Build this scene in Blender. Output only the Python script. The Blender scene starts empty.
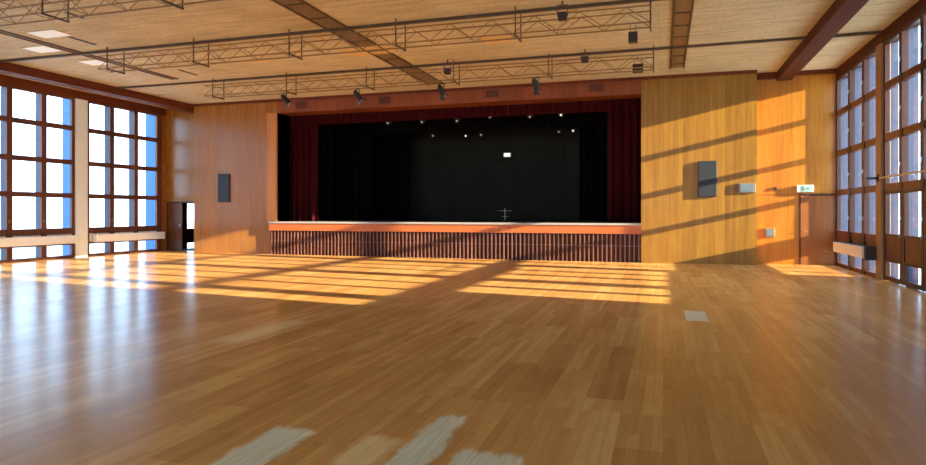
import bpy, bmesh, math, random
from mathutils import Vector, Matrix
random.seed(7)
scene = bpy.context.scene
col = scene.collection
PI = math.pi

# ------------------------------------------------------------------ mesh helper
class MB:
    def __init__(self): self.bm = bmesh.new()
    def box(self, x0, x1, y0, y1, z0, z1):
        if x0 > x1: x0, x1 = x1, x0
        if y0 > y1: y0, y1 = y1, y0
        if z0 > z1: z0, z1 = z1, z0
        v = [self.bm.verts.new(p) for p in ((x0,y0,z0),(x1,y0,z0),(x1,y1,z0),(x0,y1,z0),
                                            (x0,y0,z1),(x1,y0,z1),(x1,y1,z1),(x0,y1,z1))]
        for f in ((0,3,2,1),(4,5,6,7),(0,1,5,4),(1,2,6,5),(2,3,7,6),(3,0,4,7)):
            self.bm.faces.new([v[i] for i in f])
        return self
    def bar(self, a, b, w, d=None):
        """square bar from a to b"""
        return self.tube(a, b, w*0.7071, 4, PI/4)
    def tube(self, a, b, r, n=8, ph=0.0, r2=None):
        a, b = Vector(a), Vector(b); r2 = r if r2 is None else r2
        d = (b-a).normalized()
        up = Vector((0,0,1)) if abs(d.z) < .95 else Vector((1,0,0))
        u = d.cross(up).normalized(); v = u.cross(d)
        A = []; B = []
        for i in range(n):
            t = ph + 2*PI*i/n; o = u*math.cos(t) + v*math.sin(t)
            A.append(self.bm.verts.new(a+o*r)); B.append(self.bm.verts.new(b+o*r2))
        for i in range(n):
            j = (i+1) % n
            self.bm.faces.new((A[i], A[j], B[j], B[i]))
        self.bm.faces.new(A[::-1]); self.bm.faces.new(B)
        return self
    def poly_prism(self, pts, y0, y1):
        A = [self.bm.verts.new((x, y0, z)) for x, z in pts]
        B = [self.bm.verts.new((x, y1, z)) for x, z in pts]
        n = len(pts)
        self.bm.faces.new(A); self.bm.faces.new(B[::-1])
        for i in range(n):
            j = (i+1) % n
            self.bm.faces.new((A[j], A[i], B[i], B[j]))
        return self
    def build(self, name, mat, parent=None, bevel=0, smooth=False, loc=None):
        bmesh.ops.recalc_face_normals(self.bm, faces=self.bm.faces[:])
        me = bpy.data.meshes.new(name)
        off = Vector((0,0,0))
        if parent is not None: off = Vector(parent.get('_base', (0,0,0)))
        elif loc is not None: off = Vector(loc)
        if off.length > 0: bmesh.ops.translate(self.bm, verts=self.bm.verts[:], vec=-off)
        self.bm.to_mesh(me); self.bm.free()
        me.materials.append(mat)
        if smooth:
            for p in me.polygons: p.use_smooth = True
        o = bpy.data.objects.new(name, me); col.objects.link(o)
        if parent is not None: o.parent = parent
        elif loc is not None: o.location = off
        o['_base'] = tuple(off)
        if bevel:
            m = o.modifiers.new('bevel', 'BEVEL'); m.width = bevel; m.segments = 2; m.limit_method = 'ANGLE'
        return o

def thing(name, label, cat, loc, group=None):
    o = bpy.data.objects.new(name, None); col.objects.link(o)
    o.location = loc; o.empty_display_size = .2
    o['_base'] = tuple(loc); o['label'] = label; o['category'] = cat
    if group: o['group'] = group
    return o
def tag(o, label, cat, group=None, kind=None):
    o['label'] = label; o['category'] = cat
    if group: o['group'] = group
    if kind: o['kind'] = kind
    return o
def struct(o, label=None, cat=None):
    o['kind'] = 'structure'
    if label: o['label'] = label
    if cat: o['category'] = cat
    return o

# ------------------------------------------------------------------ materials
def srgb(r, g, b):
    f = lambda c: (c/255/12.92) if c/255 <= .04045 else ((c/255+.055)/1.055)**2.4
    return (f(r), f(g), f(b), 1)
def newmat(name):
    m = bpy.data.materials.new(name); m.use_nodes = True
    nt = m.node_tree; b = nt.nodes['Principled BSDF']
    return m, nt, b
class NT:
    """small node-graph shorthand"""
    def __init__(s, nt): s.nt = nt
    def n(s, t, **k):
        nd = s.nt.nodes.new(t)
        for a, v in k.items(): setattr(nd, a, v)
        return nd
    def put(s, sock, v):
        if hasattr(v, 'is_linked') or isinstance(v, bpy.types.NodeSocket): s.nt.links.new(v, sock)
        else: sock.default_value = v
    def m(s, op, a, b=None, c=None):
        nd = s.n('ShaderNodeMath', operation=op); s.put(nd.inputs[0], a)
        if b is not None: s.put(nd.inputs[1], b)
        if c is not None: s.put(nd.inputs[2], c)
        return nd.outputs[0]
    def pos(s):
        g = s.n('ShaderNodeNewGeometry'); x = s.n('ShaderNodeSeparateXYZ')
        s.nt.links.new(g.outputs['Position'], x.inputs[0])
        return g.outputs['Position'], x.outputs[0], x.outputs[1], x.outputs[2]
    def xyz(s, x, y, z):
        c = s.n('ShaderNodeCombineXYZ'); s.put(c.inputs[0], x); s.put(c.inputs[1], y); s.put(c.inputs[2], z); return c.outputs[0]
    def noise(s, v, scale, detail=4, rough=.55):
        nd = s.n('ShaderNodeTexNoise'); s.put(nd.inputs['Vector'], v)
        nd.inputs['Scale'].default_value = scale; nd.inputs['Detail'].default_value = detail; nd.inputs['Roughness'].default_value = rough
        return nd.outputs['Fac']
    def mix(s, f, a, b, mode='MIX'):
        nd = s.n('ShaderNodeMix', data_type='RGBA', blend_type=mode)
        s.put(nd.inputs['Factor'], f); s.put(nd.inputs['A'], a) if False else None
        ins = [i for i in nd.inputs if i.type == 'RGBA']
        s.put(ins[0], a); s.put(ins[1], b)
        return [o for o in nd.outputs if o.type == 'RGBA'][0]
    def remap(s, v, a, b, c, d):
        nd = s.n('ShaderNodeMapRange'); s.put(nd.inputs[0], v)
        for i, q in enumerate((a, b, c, d)): nd.inputs[i+1].default_value = q
        return nd.outputs[0]

def plain(name, c, rough=.6, metal=0.0, spec=.5, var=.12, scale=6):
    m, nt, b = newmat(name); g = NT(nt)
    p, x, y, z = g.pos()
    f = g.remap(g.noise(p, scale), .3, .7, 1-var, 1+var)
    hsv = g.n('ShaderNodeHueSaturation'); hsv.inputs['Color'].default_value = c; g.put(hsv.inputs['Value'], f)
    nt.links.new(hsv.outputs[0], b.inputs['Base Color'])
    b.inputs['Roughness'].default_value = rough; b.inputs['Metallic'].default_value = metal
    b.inputs['Specular IOR Level'].default_value = spec
    return m

def wood(name, c1, c2, rough=.4, panel=.62, spec=.4, grain='Z', tone=.16):
    """veneer: streaks along one axis, boards of their own tone, thin seams"""
    m, nt, b = newmat(name); g = NT(nt)
    p, x, y, z = g.pos()
    if grain == 'Z':   u = g.m('ADD', x, y); v = g.xyz(g.m('MULTIPLY', x, 9), g.m('MULTIPLY', y, 9), g.m('MULTIPLY', z, .45))
    elif grain == 'Y': u = g.m('ADD', x, z); v = g.xyz(g.m('MULTIPLY', x, 9), g.m('MULTIPLY', y, .45), g.m('MULTIPLY', z, 9))
    else:              u = g.m('ADD', y, z); v = g.xyz(g.m('MULTIPLY', x, .45), g.m('MULTIPLY', y, 9), g.m('MULTIPLY', z, 9))
    n1 = g.noise(v, 1.0, 6, .6)
    n2 = g.noise(v, 5.0, 3, .5)
    f = g.remap(g.m('ADD', g.m('MULTIPLY', n1, .7), g.m('MULTIPLY', n2, .3)), .33, .67, 0, 1)
    c = g.mix(f, c1, c2)
    idx = g.m('FLOOR', g.m('DIVIDE', u, panel))
    wn = g.n('ShaderNodeTexWhiteNoise', noise_dimensions='1D'); g.put(wn.inputs['W'], idx)
    hsv = g.n('ShaderNodeHueSaturation'); g.put(hsv.inputs['Color'], c)
    g.put(hsv.inputs['Value'], g.remap(wn.outputs['Value'], 0, 1, 1-tone, 1+tone))
    fr = g.m('FRACT', g.m('DIVIDE', u, panel))
    seam = g.m('LESS_THAN', fr, .012/panel*.62)
    c = g.mix(g.m('MULTIPLY', seam, .55), hsv.outputs[0], (c1[0]*.3, c1[1]*.3, c1[2]*.3, 1))
    nt.links.new(c, b.inputs['Base Color'])
    g.put(b.inputs['Roughness'], g.remap(n2, .3, .7, rough-.05, rough+.07))
    b.inputs['Specular IOR Level'].default_value = spec
    return m

M = {}
M['veneer']   = wood('oak_veneer', srgb(142,84,26), srgb(172,112,42), .25, .62, .45, tone=.10)
M['sunglow'] = wood('sun_glow_veneer', srgb(160,94,20), srgb(190,122,34), .32, .62, .4, tone=.08)  # oak veneer made lighter: bounced sun glow of the recess put into the colour
M['suntint'] = wood('sun_tint_veneer', srgb(130,84,22), srgb(162,114,36), .36, .62, .3, tone=.10)  # same oak veneer, with the yellow of the sunlight put into its colour
M['darkbeam'] = wood('dark_beam_wood', srgb(66,30,19), srgb(88,42,26), .6, 1.1, .15, 'Y')
M['redwood']  = wood('dark_red_wood', srgb(94,42,24), srgb(120,58,34), .6, 1.1, .15, 'Y')
M['fascia']   = wood('reddish_veneer', srgb(122,58,20), srgb(146,74,28), .42, .9, .35)
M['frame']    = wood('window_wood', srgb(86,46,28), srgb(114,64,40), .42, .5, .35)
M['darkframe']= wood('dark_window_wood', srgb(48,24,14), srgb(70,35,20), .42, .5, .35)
M['doorwood'] = wood('door_veneer', srgb(128,70,24), srgb(154,92,36), .38, 1.1, .4)
M['browndoor']= wood('brown_door', srgb(84,46,22), srgb(108,62,32), .45, .9, .35)
M['apron']    = wood('stage_board_wood', srgb(170,84,34), srgb(196,106,46), .4, 2.4, .4, 'X')
M['casing']   = wood('proscenium_casing_wood', srgb(190,116,48), srgb(214,140,64), .4, .6, .4)
M['slat']     = wood('slat_wood', srgb(96,56,42), srgb(134,90,74), .35, .14, .5, tone=.3)
M['slatback'] = wood('slat_backing', srgb(58,28,18), srgb(84,44,26), .7, 1.3, .2)
M['post']     = wood('pale_post_wood', srgb(150,100,56), srgb(176,124,74), .5, .5, .3)
M['cream']    = plain('cream_paint', srgb(236,238,228), .6, var=.04)
M['heater']   = plain('white_enamel', srgb(250,247,240), .45, var=.04)
M['heaterwood']= wood('pale_ash_cover', srgb(246,222,186), srgb(252,232,204), .45, 1.2, .4, 'Y')
M['fin']      = plain('slate_blue_paint', srgb(56,68,92), .6, var=.08)
M['skyshade']  = plain('sky_blue_shade', srgb(70,118,178), .7, var=.06)  # pale piers tinted blue: sky-lit shade painted into the colour
M['velvet']   = plain('dark_red_velvet', srgb(58,7,11), .9, spec=.1, var=.15, scale=3)
M['black']    = plain('black_cloth', srgb(14,14,15), .95, spec=.05, var=.2)
M['backcloth']= plain('charcoal_backcloth', srgb(52,49,42), .9, spec=.1, var=.1, scale=1.2)
M['stagefloor']= plain('grey_stage_floor', srgb(60,54,50), .6, var=.15)
M['stageedge']= plain('grey_stage_nosing', srgb(170,160,150), .45, var=.08)
M['speaker']  = plain('dark_speaker_grille', srgb(34,36,38), .6, var=.12, scale=60)
M['speakerbox']= plain('black_box', srgb(26,26,28), .55)
M['steel']    = plain('tan_truss_metal', srgb(148,116,78), .5, .2, var=.12)
M['rail']     = plain('dark_bronze_rail', srgb(88,66,44), .5, .1)
M['rod']      = plain('silver_rod', srgb(190,190,185), .3, .8)
M['lampblack']= plain('black_lamp_body', srgb(28,28,28), .45, .2)
M['grey']     = plain('grey_enamel', srgb(104,114,122), .45, var=.05)
M['white']    = plain('white_plastic', srgb(236,236,230), .45, var=.03)
M['beigebox'] = plain('beige_grey_plastic', srgb(124,108,84), .5, var=.05)
M['dark']     = plain('dark_plastic', srgb(44,28,22), .5)
M['ventdark'] = plain('dark_red_grille', srgb(96,34,18), .6)
M['palepanel']= plain('pale_lens', srgb(248,244,236), .4, var=.03)
M['ochre']    = plain('ochre_lamp_cover', srgb(222,184,116), .6, var=.05)
M['slatgrey'] = plain('grey_brown_grille', srgb(150,122,88), .6, var=.2, scale=14)
M['green']    = plain('sign_green', srgb(150,186,160), .5, var=.04)
M['greendark']= plain('pictogram_green', srgb(86,124,108), .5, var=.04)
M['brass']    = plain('brass', srgb(200,160,90), .3, .8)
M['plaster']  = plain('pale_plaster', srgb(200,170,128), .8, var=.06)
M['ground']   = plain('pale_gravel_ground', srgb(196,200,184), .9, var=.15, scale=2)
M['vest']     = plain('dark_vestibule_paint', srgb(46,34,28), .7)

def emis(name, c, s):
    m, nt, b = newmat(name)
    b.inputs['Base Color'].default_value = c; b.inputs['Emission Color'].default_value = c
    b.inputs['Emission Strength'].default_value = s
    return m
M['lampglow'] = emis('lamp_and_glint_glow', srgb(255,250,235), .55)  # bulkhead lamp, and emission painting the brighter glints on some stage lenses
M['ceilglare'] = emis('ceiling_glare_glow', srgb(250,248,240), .12)  # glowing cover that stands in for sun glare on the ceiling
M['lampglint'] = emis('lens_glint_glow', srgb(235,240,245), .10)  # faint emission painting reflected glints on the stage lamp lenses

# clear window glass: transparent pane with a Fresnel reflection
m, nt, b = newmat('window_glass'); g = NT(nt); nt.nodes.remove(b)
tr = g.n('ShaderNodeBsdfTransparent'); tr.inputs[0].default_value = (.94,.96,.97,1)
gl = g.n('ShaderNodeBsdfGlossy'); gl.inputs['Roughness'].default_value = .03
ge = g.n('ShaderNodeNewGeometry'); dp = g.n('ShaderNodeVectorMath', operation='DOT_PRODUCT')
nt.links.new(ge.outputs['Incoming'], dp.inputs[0]); nt.links.new(ge.outputs['Normal'], dp.inputs[1])
refl = g.m('ADD', .03, g.m('MULTIPLY', .4, g.m('POWER', g.m('SUBTRACT', 1, g.m('ABSOLUTE', dp.outputs['Value'])), 4)))
mx = g.n('ShaderNodeMixShader')
nt.links.new(refl, mx.inputs[0]); nt.links.new(tr.outputs[0], mx.inputs[1]); nt.links.new(gl.outputs[0], mx.inputs[2])
nt.links.new(mx.outputs[0], nt.nodes['Material Output'].inputs[0])
M['glass'] = m

# parquet
m, nt, b = newmat('worn_parquet'); g = NT(nt)
p, x, y, z = g.pos()
bt = g.n('ShaderNodeTexBrick'); bt.offset = .37; bt.offset_frequency = 3; bt.squash = 1
g.put(bt.inputs['Vector'], g.xyz(y, x, 0.0))
bt.inputs['Color1'].default_value = (0,0,0,1); bt.inputs['Color2'].default_value = (1,1,1,1); bt.inputs['Mortar'].default_value = (.35,.35,.35,1)
bt.inputs['Scale'].default_value = 1; bt.inputs['Mortar Size'].default_value = .0016; bt.inputs['Brick Width'].default_value = 1.35; bt.inputs['Row Height'].default_value = .082
bt.inputs['Bias'].default_value = 0
big = g.n('ShaderNodeTexBrick'); big.offset = .5; g.put(big.inputs['Vector'], g.xyz(y, x, 0.0))
big.inputs['Color1'].default_value = (0,0,0,1); big.inputs['Color2'].default_value = (1,1,1,1); big.inputs['Mortar'].default_value = (.5,.5,.5,1)
big.inputs['Scale'].default_value = 1; big.inputs['Mortar Size'].default_value = 0; big.inputs['Brick Width'].default_value = 2.3; big.inputs['Row Height'].default_value = .33
gr = g.noise(g.xyz(g.m('MULTIPLY', x, 26), g.m('MULTIPLY', y, 1.6), 0.0), 1, 5, .6)
wear = g.noise(p, .35, 4, .6)
t = g.m('ADD', g.m('ADD', g.m('MULTIPLY', bt.outputs['Color'], .20), g.m('MULTIPLY', big.outputs['Color'], .24)), g.m('ADD', g.m('MULTIPLY', gr, .36), g.m('MULTIPLY', wear, .38)))
ramp = g.n('ShaderNodeValToRGB'); g.put(ramp.inputs[0], t)
e = ramp.color_ramp.elements
e[0].position = .2; e[0].color = srgb(160,104,50)
e[1].position = 1.0; e[1].color = srgb(232,184,112)
k = e.new(.6); k.color = srgb(200,142,76)
c = ramp.outputs[0]
mortar = g.m('MULTIPLY', bt.outputs['Fac'], .2)
c = g.mix(mortar, c, srgb(80,44,22))
# bare and bleached places where the varnish is gone
jx = g.m('MULTIPLY', g.m('SUBTRACT', g.noise(g.xyz(g.m('MULTIPLY', x, 9), g.m('MULTIPLY', y, 3), 0.0), 1, 3), .5), .16)
jy = g.m('MULTIPLY', g.m('SUBTRACT', g.noise(g.xyz(g.m('MULTIPLY', x, 14), g.m('MULTIPLY', y, 2), 4.0), 1, 3), .5), .25)
def rect(x0, x1, y0, y1, soft=.03, j=1.0):
    ax = g.m('ABSOLUTE', g.m('SUBTRACT', g.m('ADD', x, g.m('MULTIPLY', jx, j)), (x0+x1)/2))
    ay = g.m('ABSOLUTE', g.m('SUBTRACT', g.m('ADD', y, g.m('MULTIPLY', jy, j)), (y0+y1)/2))
    fx = g.remap(ax, (x1-x0)/2-soft, (x1-x0)/2+soft, 1, 0); fy = g.remap(ay, (y1-y0)/2-soft*2, (y1-y0)/2+soft*2, 1, 0)
    return g.m('MULTIPLY', fx, fy)
def mxm(*a):
    r = a[0]
    for q in a[1:]: r = g.m('MAXIMUM', r, q)
    return r
bare = mxm(rect(-2.84,-2.48,3.0,4.25), rect(-1.74,-1.47,3.0,4.55), rect(-1.72,-1.5,4.4,4.9), rect(-1.34,-.9,3.0,4.22), rect(.33,.65,10.3,11.3,.02,.3))
stria = g.noise(g.xyz(g.m('MULTIPLY', x, 40), g.m('MULTIPLY', y, 2), 0.0), 1, 3)
barec = g.mix(g.remap(stria, .3, .7, 0, 1), srgb(196,184,142), srgb(220,216,188))
pale = mxm(rect(-2.08,-1.8,3.0,4.3), rect(-5.47,-5.08,6.8,8.5,.08), rect(-1.3,-.86,3.0,4.1))
pale = g.m('MULTIPLY', pale, g.remap(stria, .25, .75, .4, .85))
c = g.mix(pale, c, srgb(232,200,140))
c = g.mix(g.m('MULTIPLY', bare, .85), c, barec)
sc = g.n('ShaderNodeTexVoronoi', feature='DISTANCE_TO_EDGE'); g.put(sc.inputs['Vector'], g.xyz(g.m('MULTIPLY', x, 1.3), g.m('MULTIPLY', y, .5), 0.0)); sc.inputs['Scale'].default_value = 1.1
scr = g.m('MULTIPLY', g.m('LESS_THAN', sc.outputs['Distance'], .004), g.remap(g.noise(p, 1.7, 2), .5, .62, 0, .18))
nt.links.new(c, b.inputs['Base Color'])
rg = g.remap(g.m('ADD', g.noise(p, 1.1, 4), g.m('MULTIPLY', gr, .4)), .4, 1.0, .17, .27)
rg = g.m('ADD', rg, g.m('MULTIPLY', bare, .15))
nt.links.new(rg, b.inputs['Roughness'])
b.inputs['Specular IOR Level'].default_value = .5; b.inputs['IOR'].default_value = 1.14
bmp = g.n('ShaderNodeBump'); bmp.inputs['Strength'].default_value = .015; bmp.inputs['Distance'].default_value = .01
g.put(bmp.inputs['Height'], gr)
nt.links.new(bmp.outputs[0], b.inputs['Normal'])
M['floor'] = m

# ceiling fibreboard
m, nt, b = newmat('fibreboard_ceiling'); g = NT(nt)
p, x, y, z = g.pos()
n1 = g.noise(g.xyz(g.m('MULTIPLY', x, .5), g.m('MULTIPLY', y, 4), 0.0), 1.6, 5, .6)
n2 = g.noise(p, 11, 4, .65)
n3 = g.noise(p, .55, 3, .5)
t = g.m('ADD', g.m('ADD', g.m('MULTIPLY', n1, .45), g.m('MULTIPLY', n2, .3)), g.m('MULTIPLY', n3, .25))
c = g.mix(g.remap(t, .36, .64, 0, 1), srgb(176,156,116), srgb(226,212,176))
fx = g.m('LESS_THAN', g.m('FRACT', g.m('DIVIDE', g.m('ADD', x, 7.6), 1.25)), .008)
fy = g.m('LESS_THAN', g.m('FRACT', g.m('DIVIDE', y, 2.05)), .005)
c = g.mix(g.m('MULTIPLY', g.m('MAXIMUM', fx, fy), .3), c, srgb(120,90,56))
nt.links.new(c, b.inputs['Base Color']); b.inputs['Roughness'].default_value = .75
M['ceil'] = m

# ------------------------------------------------------------------ dimensions
XL, XR = -20.3, 5.1          # inner faces of the two window walls
YB, YW, YR = -6.0, 21.7, 22.3  # wall behind, stage wall, recess wall
ZC = 6.07
RL, RR = -18.36, 2.78        # where the stage wall steps back into the recesses
OX0, OX1, OZ0, OZ1 = -14.40, -0.69, 1.27, 5.52   # stage opening
ZH = 5.76                    # window head

# ------------------------------------------------------------------ shell
struct(MB().box(XL-.3, XR+.3, YB-.2, YR+.3, -.2, 0).build('floor', M['floor']))
struct(MB().box(XL-.4, XR+.4, YB-.2, YR+.3, ZC, ZC+.3).build('ceiling', M['ceil']))
w = MB(); w.box(XL-.3, XR+.3, YB-.2, YB, 0, .9); w.box(XL-.3, XR+.3, YB-.2, YB, ZH, ZC)
w.box(XL-.3, XL+.4, YB-.2, YB, .9, ZH)
for k in range(6): w.box(XL+.4+k*4.15+3.75, min(XL+.4+(k+1)*4.15, XR+.3), YB-.2, YB, .9, ZH)
struct(w.build('wall_back', M['plaster']))
struct(MB().box(RL, OX0, YW, YR+.25, 0, ZC).build('wall_front', M['veneer']))
struct(MB().box(OX1, RR, YW, YR+.25, 0, ZC).build('wall_front_middle', M['suntint']))
struct(MB().box(OX0, OX1, YW, YR+.25, OZ1, ZC).build('wall_front_header', M['fascia']))
struct(MB().box(RR, XR+.3, YR, YR+.25, 0, ZC).build('wall_front_right', M['sunglow']))
DX0, DX1 = -20.2, -18.44     # doorway in the left recess
w = MB(); w.box(XL-.3, XL, 22.06, YR, 0, ZH); w.box(XL-.3, DX0, YR, YR+.25, 0, 2.05); w.box(DX1, RL, YR, YR+.25, 0, 2.05); w.box(XL-.3, RL, YR, YR+.25, 2.05, ZC)
struct(w.build('wall_front_left', M['veneer']))
# fascia over the windows
struct(MB().box(XL-.3, XL, YB, YR, ZH, ZC).build('wall_left', M['redwood']))
w = MB(); w.box(XR, XR+.3, YB, YR, ZH, ZC); w.box(XR, XR+.3, YB, 8.7, 0, ZH); w.box(XR, XR+.3, 8.7, 9.6, 0, 2.2); w.box(XR, XR+.3, 9.6, 9.7, 0, ZH)  # unseen near stretch made solid to cut off the sun patches
struct(w.build('wall_right', M['darkbeam']))
# exterior ground
struct(MB().box(-90, 80, -60, 110, -.5, -.21).build('ground', M['ground']))

struct(MB().box(8.0, 8.25, 4, 17.2, -.21, 1.15).build('added_sun_block', M['plaster']))  # added low wall, out of view, stops sun through the lower door panes
# longitudinal boxed beams and wall-head trim
struct(MB().box(3.42, 3.86, YB, YR, 5.80, ZC).build('trim_1', M['darkbeam'], bevel=.01), 'dark red boxed beam along the ceiling near the right windows', 'beam')
struct(MB().box(-18.9, -18.45, YB, YR, 5.80, ZC).build('trim_2', M['redwood'], bevel=.01), 'dark red boxed beam along the ceiling near the left windows', 'beam')
struct(MB().box(RL, RR, YW-.05, YW, ZC-.10, ZC).build('trim_3', M['redwood']), 'narrow dark strip where stage wall meets ceiling', 'trim')
struct(MB().box(RR, 3.42, YR-.10, YR, 5.86, ZC).build('trim_4', M['redwood']), 'dark strip at top of right recess wall', 'trim')
struct(MB().box(3.86, XR, YR-.08, YR, 5.94, ZC).build('trim_5', M['redwood']), 'dark strip at head of right recess corner', 'trim')
struct(MB().box(-14.84, OX0, YW-.10, YW, OZ0+.03, OZ1).build('trim_6', M['casing'], bevel=.01), 'pale orange wooden casing left of the stage opening', 'trim')

# pillars between window bays
COLS = [18.1, 13.95, 9.8, 5.65, 1.5, -2.65]
tn = 7
for cy in COLS:
    o = struct(MB().box(XL-.15, XL+.05, cy-.25, cy+.25, 0, ZH).build('trim_%d' % tn, M['cream'], bevel=.008), 'cream painted pillar between left window bays', 'pillar'); tn += 1
    MB().box(XL-.62, XL-.15, cy-.22, cy+.22, -.2, ZC+.2).build('outer_pier', M['skyshade'], o)
for cy in (18.05, 13.9, 9.75):
    o = struct(MB().box(XR-.06, XR+.15, cy-.20, cy+.20, 0, ZH).build('trim_%d' % tn, M['post'], bevel=.008), 'pale brown wooden post between right window bays', 'post'); tn += 1
    MB().box(XR+.15, XR+.32, cy-.18, cy+.18, -.2, ZC+.2).build('outer_pier', M['fin'], o)
for xa, xb, ya in ((XL-.62, XL-.10, 21.80), (XR+.10, XR+.36, YR-.06)):
    struct(MB().box(xa, xb, ya, 22.06 if xa < 0 else YR+.25, -.2, ZH+.1).build('trim_%d' % tn, M['skyshade'] if xa < 0 else M['fin']), 'blue-looking outer corner pier beyond the last window', 'pier'); tn += 1

# ------------------------------------------------------------------ window bays
wn_ = 1
TR = [(4.585, 4.755), (3.355, 3.525), (2.155, 2.325)]
def handle_mb(xi, s, y, z):
    h = MB(); h.box(xi-s*.02, xi, y-.012, y+.012, z-.035, z+.035)
    h.box(xi-s*.032, xi-s*.018, y-.009, y+.009, z-.08, z+.02)
    return h
def bay(s, y0, y1, low='window', detail=True):
    """s=-1 left wall, +1 right wall.  xi is the inner face"""
    global wn_
    xi = XL if s < 0 else XR
    X = lambda d: xi + s*d
    third = (y1-y0)/3
    ms = [y0+third, y0+2*third] if y1 < 22 else [19.42, 20.76] if s > 0 else [19.47, 20.65]
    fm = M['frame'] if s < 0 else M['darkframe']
    f = MB(); zlo = 0 if low == 'window' else 2.17
    e1 = .12 if s > 0 or y1 < 22 else .28
    f.box(X(0), X(.10), y0, y0+.12, zlo, ZH); f.box(X(0), X(.10), y1-e1, y1, zlo, ZH)
    f.box(X(0), X(.10), y0+.12, y1-e1, ZH-.07, ZH)
    for q in ms: f.box(X(-.03), X(.10), q-.095, q+.095, zlo, ZH-.07)
    seg = [(y0+.12, ms[0]-.095), (ms[0]+.095, ms[1]-.095), (ms[1]+.095, y1-e1)]
    zs = [(ZH-.07, TR[0][1]), (TR[0][0], TR[1][1]), (TR[1][0], TR[2][1])]
    tr = MB()
    for a, c_ in seg:
        for z0, z1 in TR: tr.box(X(-.01), X(.095), a, c_, z0, z1)
        if low == 'window':
            tr.box(X(0), X(.095), a, c_, .86, 1.08); tr.box(X(0), X(.095), a, c_, 0, .10); tr.box(X(0), X(.095), a, c_, .47, .55)
    if low == 'window': zs += [(TR[2][0], 1.08), (.47, .10)]
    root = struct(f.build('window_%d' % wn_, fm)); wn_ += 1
    tr.build('transom', M['frame'], root)
    pn = MB()
    for a, c_ in seg:
        for z1, z0 in zs: pn.box(X(.080), X(.088), a-.005, c_+.005, z0-.005, z1+.005)
    pn.build('pane', M['glass'], root)
    fins = MB()
    for q in ms: fins.box(X(.10), X(.30), q-.06, q+.06, -.1, ZH+.1)
    fins.build('outer_fin', M['fin'], root)
    if low == 'window':
        pb = MB()
        for a, c_ in seg: pb.box(X(.02), X(.09), a, c_, .55, .86)
        pb.build('lower_panel', M['frame'] if s > 0 else M['cream'], root)
    if detail:
        hs = []
        for q in ms: hs += [(q-.03, 1.35)] if s < 0 else [(q-.03, z) for z in (1.5, 2.75, 4.0, 5.1)]
        for yy, zz in hs:
            handle_mb(X(-.03), s, yy, zz).build('handle', M['brass'] if s < 0 else M['rod'], root)
    return root, seg
for y0, y1, d in ((18.35, 22.06, True), (14.20, 17.85, True), (10.05, 13.70, True), (5.90, 9.55, False), (1.75, 5.40, False), (-2.40, 1.25, False), (-6.0, -2.90, False)):
    bay(-1, y0, y1, detail=d)
bay(1, 18.25, YR)
_, seg2 = bay(1, 14.10, 17.85, low='door')
bay(1, 9.95, 13.70, low='door')
# unseen narrow high window of the next right bay, added to shape the sun patches
f = MB(); f.box(XR, XR+.16, 8.7, 8.8, 2.2, ZH); f.box(XR, XR+.16, 9.5, 9.6, 2.2, ZH); f.box(XR, XR+.16, 8.8, 9.5, 2.2, 2.32); f.box(XR, XR+.16, 8.8, 9.5, 3.36, 3.53); f.box(XR, XR+.16, 8.8, 9.5, ZH-.07, ZH); f.box(XR, XR+.16, 8.8, 9.5, 4.6, 4.74)
o = struct(f.build('window_%d' % wn_, M['darkframe'])); wn_ += 1  # added window, unseen, shapes the sun patches
MB().box(XR+.085, XR+.095, 8.79, 9.51, 2.31, ZH-.06).build('pane', M['glass'], o)
# unseen windows in the wall behind, added to bring in more daylight
for k in range(6):
    x0 = XL+.4+k*4.15; x1 = x0+3.75
    f = MB(); f.box(x0, x1, YB-.2, YB, .9, 1.0); f.box(x0, x1, YB-.2, YB, ZH-.1, ZH); f.box(x0, x1, YB-.2, YB, 3.3, 3.42)
    for q in (x0, x0+1.2, x0+2.4, x1-.12):
        f.box(q, q+.12, YB-.2, YB+.01, .9, ZH)
    o = struct(f.build('window_%d' % wn_, M['frame'])); wn_ += 1  # added window, unseen, brings in daylight
    MB().box(x0+.02, x1-.02, YB-.11, YB-.1, .92, ZH-.02).build('pane', M['glass'], o)
# glazed doors of the second right bay
DN = 3
for y0, y1 in ((11.21, 12.44), (12.46, 13.70), (14.10, 15.34), (15.36, 16.59), (16.61, 17.85)):
    f = MB()
    f.box(XR, XR+.10, y0, y0+.13, .02, 2.17); f.box(XR, XR+.10, y1-.13, y1, .02, 2.17)
    f.box(XR, XR+.10, y0+.13, y1-.13, .02, .12); f.box(XR, XR+.10, y0+.13, y1-.13, 2.08, 2.17)
    f.box(XR, XR+.10, y0+.13, y1-.13, .47, .53); f.box(XR, XR+.10, y0+.13, y1-.13, 1.07, 1.13)
    d = struct(f.build('door_%d' % DN, M['darkframe'], bevel=.004), 'glazed terrace door with wooden middle panel in right wall', 'door'); DN += 1
    MB().box(XR+.02, XR+.08, y0+.13, y1-.13, .53, 1.07).build('door_panel', M['frame'], d)
    g_ = MB(); g_.box(XR+.080, XR+.088, y0+.125, y1-.125, .115, .475); g_.box(XR+.080, XR+.088, y0+.125, y1-.125, 1.125, 2.085)
    g_.build('pane', M['glass'], d)
    handle_mb(XR, 1, y0+.06, 1.15).build('door_handle', M['rod'], d)
# third right bay: unseen leaf, boarded to shape the sun on the floor
for y0, y1 in ((9.95, 11.19),):
    d = struct(MB().box(XR, XR+.10, y0, y1, .02, 2.17).build('door_%d' % DN, M['frame'], bevel=.004), 'unseen door leaf in right wall, boarded to hold back sun', 'door'); DN += 1
    handle_mb(XR, 1, y0+.06, 1.1).build('door_handle', M['rod'], d)

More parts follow.
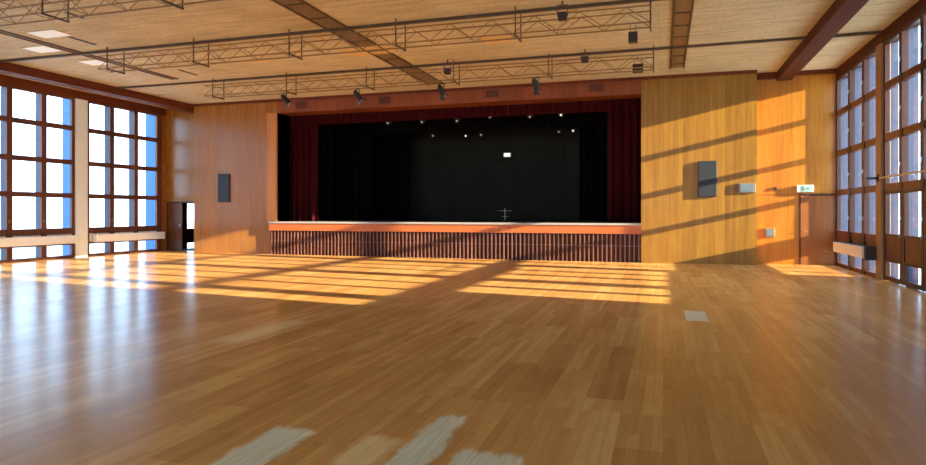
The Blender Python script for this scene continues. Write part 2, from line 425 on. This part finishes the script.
# ------------------------------------------------------------------ doors of the stage wall
f = MB(); f.box(DX0, DX0+.70, YR+.03, YR+.08, .01, 2.04)
d = struct(f.build('door_1', M['browndoor'], bevel=.004), 'closed brown leaf of the double door in the left recess', 'door')
f = MB(); f.box(DX0+.62, DX0+.66, YR-.03, YR+.03, 1.0, 1.12); f.build('door_handle', M['rod'], d)
f = MB(); f.box(DX0-.05, DX0, YR-.02, YR, 0, 2.10); f.box(DX0, DX1, YR-.02, YR, 2.05, 2.10)
struct(f.build('trim_%d' % tn, M['darkframe']), 'dark frame round the left double door', 'trim'); tn += 1
# vestibule
VX0, VX1, VY = -20.6, -18.1, 25.4
w = MB(); w.box(VX0, VX0+.1, YR+.25, 23.70, 0, 2.6); w.box(VX0, VX0+.1, 24.75, VY, 0, 2.6); w.box(VX0, VX0+.1, 23.70, 24.75, 2.12, 2.6)
w.box(VX1-.1, VX1, YR+.25, VY, 0, 2.6); w.box(VX0, VX1, YR+.25, VY, 2.6, 2.7); w.box(VX0, VX1, YR+.25, VY, -.2, 0); w.box(VX0, VX1, VY, VY+.1, -.2, 2.7)
struct(w.build('wall_vestibule', M['vest']))
f = MB(); f.box(VX0, VX0+.1, 23.70, 23.80, 0, 2.12); f.box(VX0, VX0+.1, 24.65, 24.75, 0, 2.12); f.box(VX0, VX0+.1, 23.80, 24.65, 2.03, 2.12); f.box(VX0, VX0+.1, 23.80, 24.65, .26, .9)
d = struct(f.build('door_2', M['darkframe']), 'glazed outer door seen through the open left doorway', 'door')
g_ = MB(); g_.box(VX0+.04, VX0+.05, 23.8, 24.65, 0, .26); g_.box(VX0+.04, VX0+.05, 23.8, 24.65, .9, 2.03); g_.build('pane', M['glass'], d)
# flush door in the right recess
f = MB(); f.box(4.11, 5.08, YR-.012, YR, .01, 2.16)
d = struct(f.build('door_%d' % DN, M['doorwood'], bevel=.003), 'flush veneered door in the right recess below exit sign', 'door'); DN += 1
f = MB(); f.box(4.07, 4.11, YR-.02, YR, 0, 2.22); f.box(4.11, 5.08, YR-.02, YR, 2.16, 2.22); f.build('door_frame', M['darkframe'], d)
f = MB(); f.tube((4.19, YR-.02, 1.05), (4.19, YR-.06, 1.05), .012, 8); f.tube((4.19, YR-.055, 1.05), (4.31, YR-.055, 1.05), .01, 8); f.build('door_handle', M['rod'], d)
# thin cornice rail running from the door head
struct(MB().box(RR, 4.07, YR-.008, YR, 2.19, 2.205).build('trim_%d' % tn, M['fascia']), 'thin seam strip level with the right door head', 'trim'); tn += 1

# ------------------------------------------------------------------ heaters
def heater(s, y0, y1, label, mat, d=.26, z0=.53, z1=.82):
    xi = XL+.005 if s < 0 else XR-.005
    xf = xi - s*d
    t = thing('heater_cover', label, 'heater', ((xi+xf)/2, (y0+y1)/2, z0), 'heater covers under the windows')
    cs_ = MB().box(xi-s*.06, xf, y0, y1, z0, z1).build('casing', mat, t, bevel=.012)
    gm = MB()
    n = int((y1-y0-.2)/.05)
    for i in range(n): gm.box(xf+s*.05, xi-s*.09, y0+.1+i*.05, y0+.12+i*.05, z1, z1+.006)
    gm.build('top_grille', M['grey'], cs_)
    for yy in (y0+.25, (y0+y1)/2, y1-.25):
        MB().box(xi, xi-s*.06, yy-.03, yy+.03, z0+.03, z1-.05).build('wall_bracket', M['dark'], t)
    return t
heater(-1, 18.55, 21.95, 'white heater cover under the left windows nearest the stage', M['heater'])
heater(-1, 14.35, 17.70, 'white heater cover under the left windows on the near side of the pillar', M['heater'])
h = heater(1, 17.75+.55, 21.15, 'pale wooden box heater cover under the right windows', M['heaterwood'], .34, .49, .77)
MB().box(XR-.30, XR-.02, 18.16, 18.30, .45, .80).build('end_cap', M['dark'], h)

# ------------------------------------------------------------------ stage
st = thing('stage', 'raised wooden stage with orange front board over dark vertical slats', 'stage', ((OX0+OX1)/2, 21.6, 0))
MB().box(OX0+.01, OX1-.01, YW, 30.0, 1.05, OZ0).build('stage_floor', M['stagefloor'], st)
MB().box(-14.72, OX1, 21.52, YW+.02, OZ0-.06, OZ0+.01).build('nosing', M['stageedge'], st, bevel=.008)
MB().box(-14.70, OX1, 21.55, YW-.01, .93, OZ0-.06).build('front_board', M['apron'], st, bevel=.006)
MB().box(-14.68, OX1, 21.64, YW-.005, 0, .93).build('backing', M['slatback'], st)
s_ = MB(); n = 96; pitch = (OX1+14.68)/n
for i in range(n):
    xx = -14.68 + pitch*(i+.5)
    s_.box(xx-.02, xx+.02, 21.59, 21.64, .0, .93)
s_.build('slat_front', M['slat'], st)
MB().box(-14.68, OX1, 21.625, 21.64, .52, .545).build('rail', M['slat'], st)

def drape(name, x0, x1, y, z0, z1, mat, label, cat='curtain', amp=.06, wave=.28, group=None, depth_axis='X'):
    bm = bmesh.new(); n = max(8, int(abs(x1-x0)/.03)); th = .02
    rows = [z0 + (z1-z0)*k/4 for k in range(5)]
    grid = []
    for side in (0, 1):
        gs = []
        for zz in rows:
            r = []
            k = 1.0 - .25*(zz-z0)/(z1-z0)
            for i in range(n+1):
                u = x0 + (x1-x0)*i/n
                o = amp*k*math.sin(2*PI*u/wave + .6*math.sin(u*1.7)) + amp*.35*math.sin(2*PI*u/(wave*.43))
                r.append(bm.verts.new((u, y+o+th*side, zz)))
            gs.append(r)
        grid.append(gs)
        for a in range(4):
            for i in range(n):
                bm.faces.new((gs[a][i], gs[a][i+1], gs[a+1][i+1], gs[a+1][i]))
    A, B = grid
    for i in range(n):
        bm.faces.new((A[0][i], A[0][i+1], B[0][i+1], B[0][i])); bm.faces.new((A[4][i], A[4][i+1], B[4][i+1], B[4][i]))
    for a in range(4):
        bm.faces.new((A[a][0], A[a+1][0], B[a+1][0], B[a][0])); bm.faces.new((A[a][n], A[a+1][n], B[a+1][n], B[a][n]))
    q = MB(); q.bm.free(); q.bm = bm
    o = q.build(name, mat, loc=((x0+x1)/2, y, z0), smooth=True)
    tag(o, label, cat, group)
    return o
drape('valance_curtain', -15.2, .0, 22.62, 5.14, 6.6, M['velvet'], 'dark red velvet valance across the top of the stage opening', amp=.05)
drape('stage_curtain', -15.4, -13.32, 22.85, OZ0+.01, 6.6, M['velvet'], 'dark red velvet curtain hanging at the left side of the stage', group='red stage curtains', amp=.08)
drape('stage_curtain', -1.86, .35, 22.85, OZ0+.01, 6.6, M['velvet'], 'dark red velvet curtain hanging at the right side of the stage', group='red stage curtains', amp=.08)
for yy, xa, xb, wd in ((24.2, -13.4, -1.75, ''), (26.0, -12.4, -2.6, ''), (27.8, -11.3, -3.45, '')):
    k = {24.2: 'nearest the red curtain', 26.0: 'second from the front', 27.8: 'nearest the charcoal backcloth'}[yy]
    drape('side_drape', xa-2.6, xa, yy, OZ0+.01, 6.6, M['black'], 'black side drape on the left of the stage, ' + k, group='black side drapes')
    drape('side_drape', xb, xb+2.6, yy, OZ0+.01, 6.6, M['black'], 'black side drape on the right of the stage, ' + k, group='black side drapes')
drape('border_drape', -15.5, .3, 25.2, 5.0, 6.6, M['black'], 'black border drape behind the front row of stage lamps', amp=.03)
drape('backcloth', -14.0, -1.2, 28.95, OZ0+.01, 6.2, M['backcloth'], 'charcoal backcloth hanging at the rear of the stage', amp=.012, wave=.9)
# stage house
w = MB(); w.box(-17.2, -17, YR+.25, 30.2, -.2, 7); w.box(2, 2.2, YR+.25, 30.2, -.2, 7); w.box(-17, 2, 30, 30.2, -.2, 7)
w.box(-17.2, 2.2, YR+.25, 30.2, 7, 7.2); w.box(-17, 2, YR+.2, YR+.25, ZC, 7)
w.box(-17, OX0-.02, YR+.25, 30, OZ0-.2, OZ0); w.box(OX1+.02, 2, YR+.25, 30, OZ0-.2, OZ0)
struct(w.build('wall_stage_house', M['black']))
struct(MB().box(OX0-.015, OX0, YW-.0, YR+.25, OZ0, OZ1).build('trim_%d' % tn, M['black']), 'black left reveal of the stage opening', 'trim'); tn += 1

# lamps above the stage
for k, (x, y, z, lit) in enumerate(((-10.96,24.5,5.36,0), (-9.44,24.5,5.34,0), (-7.93,24.5,5.32,0), (-6.56,24.5,5.42,0), (-4.95,24.5,5.35,0), (-3.74,24.5,5.37,1),
                      (-9.83,26.9,5.06,0), (-8.3,26.9,5.0,1), (-7.6,26.9,5.02,0), (-4.2,26.9,5.03,0), (-3.6,26.9,5.05,1))):
    row = 'front row' if k < 6 else 'rear row'
    idx = k if k < 6 else k-6
    word = (['leftmost', 'second from left', 'third from left', 'third from right', 'second from right', 'rightmost'] if k < 6 else ['leftmost', 'second from left', 'middle', 'second from right', 'rightmost'])[idx]
    t = thing('stage_lamp', 'small stage lamp above the dark stage, %s in the %s' % (word, row), 'stage lamp', (x, y, z), 'lamps above the stage')
    hs_ = MB().tube((x, y+.18, z+.12), (x, y-.02, z), .10, 12).build('housing', M['lampblack'], t)
    MB().tube((x, y-.021, z), (x, y-.03, z-.005), .042, 12).build('lens', M['lampglow'] if lit else M['lampglint'], hs_)  # lit picks the brighter painted glint
    MB().tube((x, y+.1, z+.1), (x, y+.1, 6.536 if k > 5 else 5.896), .014, 6).build('hanger', M['lampblack'], t)
for yy, zz, nm in ((24.6, 5.92, 'front row'), (27.0, 6.56, 'rear row')):
    tag(MB().tube((-15, yy, zz), (0, yy, zz), .024, 8).build('lighting_pipe', M['lampblack'], loc=(-7.5, yy, zz)), 'dark pipe carrying the %s of stage lamps' % nm, 'pipe')
t = thing('bulkhead_lamp', 'small lit white box lamp high on the charcoal backcloth', 'lamp', (-6.89, 28.86, 4.29))
MB().box(-7.07, -6.71, 28.80, 28.87, 4.18, 4.40).build('housing', M['grey'], t, bevel=.01)
MB().box(-7.04, -6.74, 28.785, 28.80, 4.21, 4.37).build('diffuser', M['lampglow'], t)
t = thing('metal_stand', 'thin metal stand with cross arms on the stage', 'stand', (-6.07, 25, OZ0))
MB().tube((-6.07,25,OZ0+.01), (-6.07,25,OZ0+.52), .014, 8).build('pole', M['rod'], t)
MB().tube((-6.36,25,OZ0+.43), (-5.80,25,OZ0+.43), .012, 8).build('cross_arm', M['rod'], t)
MB().tube((-6.22,25,OZ0+.20), (-5.92,25,OZ0+.20), .010, 8).build('cross_arm', M['rod'], t)
f = MB()
for a in range(3): f.tube((-6.07,25,OZ0+.06), (-6.07+.22*math.cos(a*2.094+.5), 25+.22*math.sin(a*2.094+.5), OZ0+.012), .01, 6)
f.build('tripod_base', M['rod'], t)

# ------------------------------------------------------------------ wall-mounted things
def speaker(xc, zc, label):
    t = thing('wall_speaker', label, 'loudspeaker', (xc, YW, zc-.56), 'loudspeakers either side of the stage')
    cb_ = MB().box(xc-.28, xc+.28, YW-.06, YW-.015, zc-.57, zc+.57).build('cabinet', M['speakerbox'], t, bevel=.012)
    MB().box(xc-.262, xc+.262, YW-.068, YW-.06, zc-.55, zc+.55).build('grille', M['speaker'], cb_, bevel=.004)
    MB().box(xc-.10, xc+.10, YW-.015, YW, zc-.2, zc+.2).build('wall_bracket', M['dark'], t)
speaker(-16.88, 2.62, 'tall black loudspeaker on the wood wall left of the stage')
speaker(1.34, 2.70, 'tall black loudspeaker on the sunlit wall right of the stage')
t = thing('emergency_light', 'grey box light on the wood wall right of the loudspeaker', 'light', (2.49, YW, 2.25))
MB().box(2.24, 2.74, YW-.055, YW+.004, 2.25, 2.55).build('housing', M['beigebox'], t, bevel=.012)
MB().box(2.29, 2.68, YW-.063, YW-.055, 2.28, 2.52).build('diffuser', M['grey'], t, bevel=.006)
t = thing('exit_sign', 'small pale green exit sign above the right door', 'sign', (4.22, YR, 2.27))
MB().box(4.00, 4.46, YR-.09, YR, 2.27, 2.49).build('housing', M['white'], t, bevel=.01)
sf_ = MB().box(4.12, 4.42, YR-.098, YR-.09, 2.285, 2.475).build('sign_face', M['green'], t)
f = MB(); q = YR-.103
f.poly_prism([(4.155+.03*math.cos(a*PI/4), 2.45+.018*math.sin(a*PI/4)) for a in range(8)], q, q+.005)
f.poly_prism([(4.14,2.425),(4.19,2.43),(4.20,2.37),(4.16,2.36)], q, q+.005)
f.poly_prism([(4.19,2.37),(4.235,2.34),(4.22,2.325),(4.165,2.36)], q, q+.005)
f.poly_prism([(4.165,2.37),(4.155,2.30),(4.135,2.30),(4.15,2.37)], q, q+.005)
f.poly_prism([(4.25,2.37),(4.30,2.37),(4.30,2.34),(4.34,2.385),(4.30,2.43),(4.30,2.40),(4.25,2.40)], q, q+.005)
f.build('pictogram', M['greendark'], sf_)
t = thing('wall_control_box', 'small square beige control box on the orange recess wall', 'control box', (3.22, YR, .86))
MB().box(3.08, 3.37, YR-.07, YR, .86, 1.14).build('housing', M['beigebox'], t, bevel=.012)
MB().box(3.13, 3.32, YR-.078, YR-.07, .92, 1.08).build('cover', M['grey'], t, bevel=.004)
tag(MB().tube((3.38, YR+.004, 2.39), (3.38, YR-.04, 2.39), .055, 14).build('alarm_button', M['dark'], loc=(3.38, YR, 2.39)), 'small round dark button left of the exit sign', 'button')
for x, z, w_ in ((-13.36, 5.86, 'leftmost, near the casing'), (-9.83, 5.87, 'second from the left'), (-5.73, 5.88, 'second from the right'), (-2.14, 5.88, 'rightmost, nearest the sunlit wall')):
    t = thing('air_vent', 'dark square vent in the red header above the stage, ' + w_, 'vent', (x, YW, z), 'vents above the stage')
    z -= .08
    fr = MB(); fr.box(x-.24, x+.24, YW-.015, YW, z-.13, z-.11); fr.box(x-.24, x+.24, YW-.015, YW, z+.11, z+.13); fr.box(x-.24, x-.22, YW-.015, YW, z-.11, z+.11); fr.box(x+.22, x+.24, YW-.015, YW, z-.11, z+.11)
    fr.build('frame', M['ventdark'], t)
    lv = MB(); lv.box(x-.22, x+.22, YW-.004, YW, z-.11, z+.11)
    for i in range(6): lv.box(x-.22, x+.22, YW-.012, YW-.004, z-.10+i*.037, z-.085+i*.037)
    lv.build('louvre', M['ventdark'], t)

# ------------------------------------------------------------------ ceiling rails, trusses
def rail(y, label):
    f = MB(); f.box(-18.45, 3.42, y-.035, y+.035, ZC-.065, ZC-.0); f.box(3.86, XR-.01, y-.04, y+.04, ZC-.07, ZC)
    tag(f.build('ceiling_rail', M['rail'], loc=(-7.5, y, ZC)), label, 'rail', 'rails across the ceiling')
RY = [17.95, 13.75, 9.6]
rail(RY[0], 'dark rail across the ceiling nearest the stage')
rail(RY[1], 'dark rail across the ceiling over the middle truss')
rail(RY[2], 'dark rail across the ceiling over the truss nearest the camera')
def truss(y, label):
    t = thing('lighting_truss', label, 'truss', (-7.4, y, 5.5), 'lattice trusses under the ceiling')
    x0, x1 = -14.6, -.25; zt, zb = 5.86, 5.52; n = 30; d = (x1-x0)/n
    for yy in (y-.2, y+.2):
        for zz in (zt, zb):
            MB().tube((x0, yy, zz), (x1, yy, zz), .017, 6).build('chord', M['steel'], t)
    wb = MB()
    for yy in (y-.2, y+.2):
        for i in range(n):
            a, b_ = (zt, zb) if i % 2 else (zb, zt)
            wb.tube((x0+i*d, yy, a), (x0+(i+1)*d, yy, b_), .0095, 5)
    for i in range(0, n+1, 2):
        wb.tube((x0+i*d, y-.2, zb), (x0+i*d, y+.2, zb), .009, 5)
        wb.tube((x0+i*d, y-.2, zt), (x0+i*d, y+.2, zt), .009, 5)
    wb.build('lattice', M['steel'], t)
    for k in range(6):
        xx = -14.2 + k*2.79
        f = MB()
        for yy in (y-.28, y+.28): f.bar((xx, yy, zb-.04), (xx, yy, ZC), .024)
        f.bar((xx, y-.30, zb-.05), (xx, y+.30, zb-.05), .036)
        f.build('hanger', M['rail'], t)
truss(RY[0], 'long metal lattice truss under the ceiling nearest the stage')
truss(RY[1], 'long metal lattice truss under the middle of the ceiling')
truss(RY[2], 'long metal lattice truss at the top edge nearest the camera')

def spot(x, y, z, dx, label):
    """spotlight hanging from a truss; lens end down and towards the stage"""
    t = thing('spotlight', label, 'spotlight', (x, y, z), 'spotlights under the far truss')
    d = Vector((dx, .55, -.75)).normalized(); c = Vector((x, y, z))
    a = c - d*.13; b_ = c + d*.16
    body = MB(); body.tube(a, b_, .07, 14, 0, .09); body.tube(a-d*.06, a, .04, 12, 0, .07)
    for k in range(4): body.tube(a+d*(.03+k*.05), a+d*(.042+k*.05), .09, 14)
    hs_ = body.build('housing', M['lampblack'], t)
    MB().tube(b_, b_+d*.012, .078, 14).build('lens', M['palepanel'], hs_)
    s = d.cross(Vector((0,0,1))).normalized()
    yk = MB(); top = c + Vector((0,0,.20))
    for q in (1, -1):
        yk.bar(c+s*.105*q, top+s*.105*q, .018)
    yk.bar(top-s*.11, top+s*.11, .018)
    yk.tube(top, (x, y, 5.50), .014, 6)
    yk.build('yoke', M['lampblack'], t)
    u = d.cross(s)
    for q in (1, -1):
        bm = MB(); p0 = b_+u*.078*q; p1 = b_+u*.12*q+d*.09
        vs = [bm.bm.verts.new(p) for p in (p0-s*.075, p0+s*.075, p1+s*.09, p1-s*.09)]
        ws = [bm.bm.verts.new(v.co+u*.006*q) for v in vs]
        bm.bm.faces.new(vs); bm.bm.faces.new(ws[::-1])
        for i in range(4): bm.bm.faces.new((vs[i], vs[(i+1)%4], ws[(i+1)%4], ws[i]))
        bm.build('barn_door', M['lampblack'], hs_)
spot(-11.62, RY[0], 5.28, .5, 'black spotlight under the far truss, leftmost of four')
spot(-9.05, RY[0], 5.26, .35, 'black spotlight under the far truss, second from the left')
spot(-6.3, RY[0], 5.26, .2, 'black spotlight under the far truss, second from the right')
spot(-3.46, RY[0], 5.26, .1, 'black spotlight under the far truss, rightmost of four')
def flood(x, y, z, label, w_=.18):
    t = thing('floodlight', label, 'floodlight', (x, y, z), 'floodlights on the trusses')
    hs_ = MB().box(x-w_/2, x+w_/2, y-.07, y+.07, z-.08, z+.09).build('housing', M['dark'], t, bevel=.015)
    MB().box(x-w_/2+.03, x+w_/2-.03, y+.07, y+.08, z-.06, z+.07).build('front_glass', M['grey'], hs_)
    f = MB(); f.bar((x-w_/2-.015, y, z), (x-w_/2-.015, y, ZC-.1), .02); f.bar((x+w_/2+.015, y, z), (x+w_/2+.015, y, ZC-.1), .02); f.bar((x-w_/2-.015, y, ZC-.1), (x+w_/2+.015, y, ZC-.1), .03); f.bar((x, y, ZC-.1), (x, y, ZC+.004), .03)
    f.build('bracket', M['rail'], t)
flood(-5.97, RY[0]-.40, 5.72, 'dark floodlight inside the far truss near its middle')
flood(-2.03, RY[0]-.40, 5.78, 'dark floodlight inside the far truss towards its right end')
flood(-2.01, RY[1]-.36, 5.74, 'dark floodlight inside the middle truss towards its right end')
def hangbox(x, y, label, z=5.72, s=.105):
    t = thing('ceiling_box', label, 'box', (x, y, z), 'dark boxes hanging from the ceiling')
    MB().box(x-s, x+s, y-.10, y+.10, z-.13, z+.11).build('housing', M['dark'], t, bevel=.012)
    for q in (-.6, .6): MB().tube((x+q*s, y, z+.11), (x+q*s, y, ZC), .009, 6).build('rod', M['rail'], t)
hangbox(-.68, 15.6, 'small dark box hanging on two rods between the trusses', 5.78)
hangbox(-.7, 19.2, 'small dark box hanging on rods between far truss and stage wall', 5.82, .15)

# ceiling strips
def strip(xc, hw, y0, y1, label, dark=.06):
    t = thing('ceiling_grille', label, 'grille', (xc, (y0+y1)/2, ZC), 'slatted strips in the ceiling')
    f = MB(); f.box(xc-hw, xc-hw+dark, y0, y1, ZC-.03, ZC); f.box(xc+hw-dark, xc+hw, y0, y1, ZC-.03, ZC)
    k = y0
    while k < y1: f.box(xc-hw+dark, xc+hw-dark, k, k+.05, ZC-.028, ZC); k += 1.02
    f.build('frame', M['rail'], t)
    l = MB(); l.box(xc-hw+dark, xc+hw-dark, y0, y1, ZC-.006, ZC)
    l.build('infill', M['slatgrey'], t)
    sl = MB()
    q = xc-hw+dark+.03
    while q < xc+hw-dark-.02: sl.box(q, q+.012, y0, y1, ZC-.02, ZC-.006); q += .055
    sl.build('slat', M['slatgrey'], t)
strip(-7.47, .30, -5.5, 20.8, 'long slatted grey strip set in the middle of the ceiling')
strip(.40, .22, -5.5, 20.6, 'long slatted strip set in the ceiling on the right')
strip(-15.45, .13, -5.5, 17.4, 'long narrow slatted strip set in the ceiling on the left', .04)
def cpanel(x0, x1, y0, y1, mat, label, cat='ceiling light'):  # default category goes to the panels that stand in for sun glare
    t = thing('glare_or_ochre_panel', label, cat, ((x0+x1)/2, (y0+y1)/2, ZC), 'glare spots on the ceiling' if mat is M['ceilglare'] else 'ochre ceiling panels')
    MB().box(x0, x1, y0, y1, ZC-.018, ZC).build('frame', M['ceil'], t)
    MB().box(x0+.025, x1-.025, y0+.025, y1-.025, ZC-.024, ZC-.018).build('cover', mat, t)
cpanel(-14.95, -14.05, 11.75, 12.3, M['ceilglare'], 'pale flat panel standing in for sun glare, right of the left ceiling strip')
cpanel(-16.45, -15.65, 12.82, 13.4, M['ceilglare'], 'pale flat panel standing in for sun glare, left of the left ceiling strip before the middle rail')
cpanel(-16.35, -15.65, 14.45, 15.0, M['ceilglare'], 'pale flat panel standing in for sun glare beyond the middle rail on the left')
cpanel(-8.45, -6.95, 15.35, 16.3, M['ochre'], 'large ochre ceiling panel overlapping the middle ceiling strip', 'ceiling panel')
cpanel(-4.45, -3.6, 15.38, 16.2, M['ochre'], 'ochre ceiling panel between two trusses, right of the middle strip', 'ceiling panel')
cpanel(-11.5, -10.85, 15.75, 16.2, M['ochre'], 'small ochre ceiling panel between two trusses on the left', 'ceiling panel')
for x, y0, y1, lb in ((-14.3, 12.4, 13.2, 'short dark slot in the ceiling beside a pale glare panel'), (-14.36, 16.3, 17.1, 'short dark slot in the ceiling near the left end of the far truss'), (-12.6, 10.85, 11.3, 'short dark slot in the ceiling beyond the nearest truss')):
    t = thing('ceiling_slot', lb, 'slot', (x, (y0+y1)/2, ZC), 'dark slots in the ceiling')
    f = MB(); f.box(x-.05, x+.05, y0, y1, ZC-.012, ZC); f.build('frame', M['rail'], t)
    f = MB(); f.box(x-.025, x+.025, y0+.03, y1-.03, ZC-.016, ZC-.012); f.build('slit', M['lampblack'], t)

# ------------------------------------------------------------------ fittings on the right wall
t = thing('overhead_rod', 'thin silver rod above the glazed doors on the right', 'rod', (4.95, 15.8, 2.45))
MB().tube((4.93, 14.15, 2.46), (4.93, 17.5, 2.46), .022, 10).build('bar', M['rod'], t)
for yy in (14.4, 16.0, 17.35):
    MB().tube((4.93, yy, 2.46), (XR+.05, yy, 2.46), .012, 8).build('bracket', M['rod'], t)
t = thing('bracket_arm', 'short black arm sticking out from the pale post on the right', 'bracket', (XR-.06, 18.05, 2.48))
MB().box(XR-.31, XR-.06, 18.02, 18.08, 2.45, 2.51).build('arm', M['lampblack'], t, bevel=.006)
MB().box(XR-.075, XR-.055, 17.97, 18.13, 2.38, 2.58).build('plate', M['lampblack'], t)

# ------------------------------------------------------------------ light
world = bpy.data.worlds.new('sky'); scene.world = world; world.use_nodes = True
nt = world.node_tree; g = NT(nt); bg = nt.nodes['Background']
tc = g.n('ShaderNodeTexCoord'); sp = g.n('ShaderNodeSeparateXYZ'); nt.links.new(tc.outputs['Generated'], sp.inputs[0])
rp = g.n('ShaderNodeValToRGB'); nt.links.new(sp.outputs[2], rp.inputs[0])
e = rp.color_ramp.elements
e[0].position = 0; e[0].color = (.50,.75,1,1); e[1].position = .7; e[1].color = (.42,.62,1,1)
k = e.new(.15); k.color = (.47,.72,1,1)
nt.links.new(rp.outputs[0], bg.inputs[0]); bg.inputs[1].default_value = 4.6
sun = bpy.data.lights.new('sun', 'SUN'); sun.energy = 22; sun.color = (1,.90,.68); sun.angle = math.radians(.55)
so = bpy.data.objects.new('sun', sun); col.objects.link(so)
so.rotation_euler = Vector((-1, .14, -.225)).to_track_quat('-Z', 'Y').to_euler(); so.location = (30, -4, 9)

cam = bpy.data.cameras.new('camera'); co = bpy.data.objects.new('camera', cam); col.objects.link(co)
cam.sensor_width = 36; cam.lens = 639/926*36; cam.shift_y = -20.5/926; cam.clip_end = 300
co.location = (0, 0, 1.65); co.rotation_euler = (PI/2, 0, math.radians(17.4))
scene.camera = co

for o in scene.objects:
    if '_base' in o: del o['_base']
scene.view_settings.view_transform = 'Standard'; scene.view_settings.look = 'None'
scene.view_settings.gamma = 1; scene.view_settings.use_curve_mapping = False
scene.view_settings.exposure = .88
scene.cycles.max_bounces = 12; scene.cycles.diffuse_bounces = 6; scene.cycles.transparent_max_bounces = 16
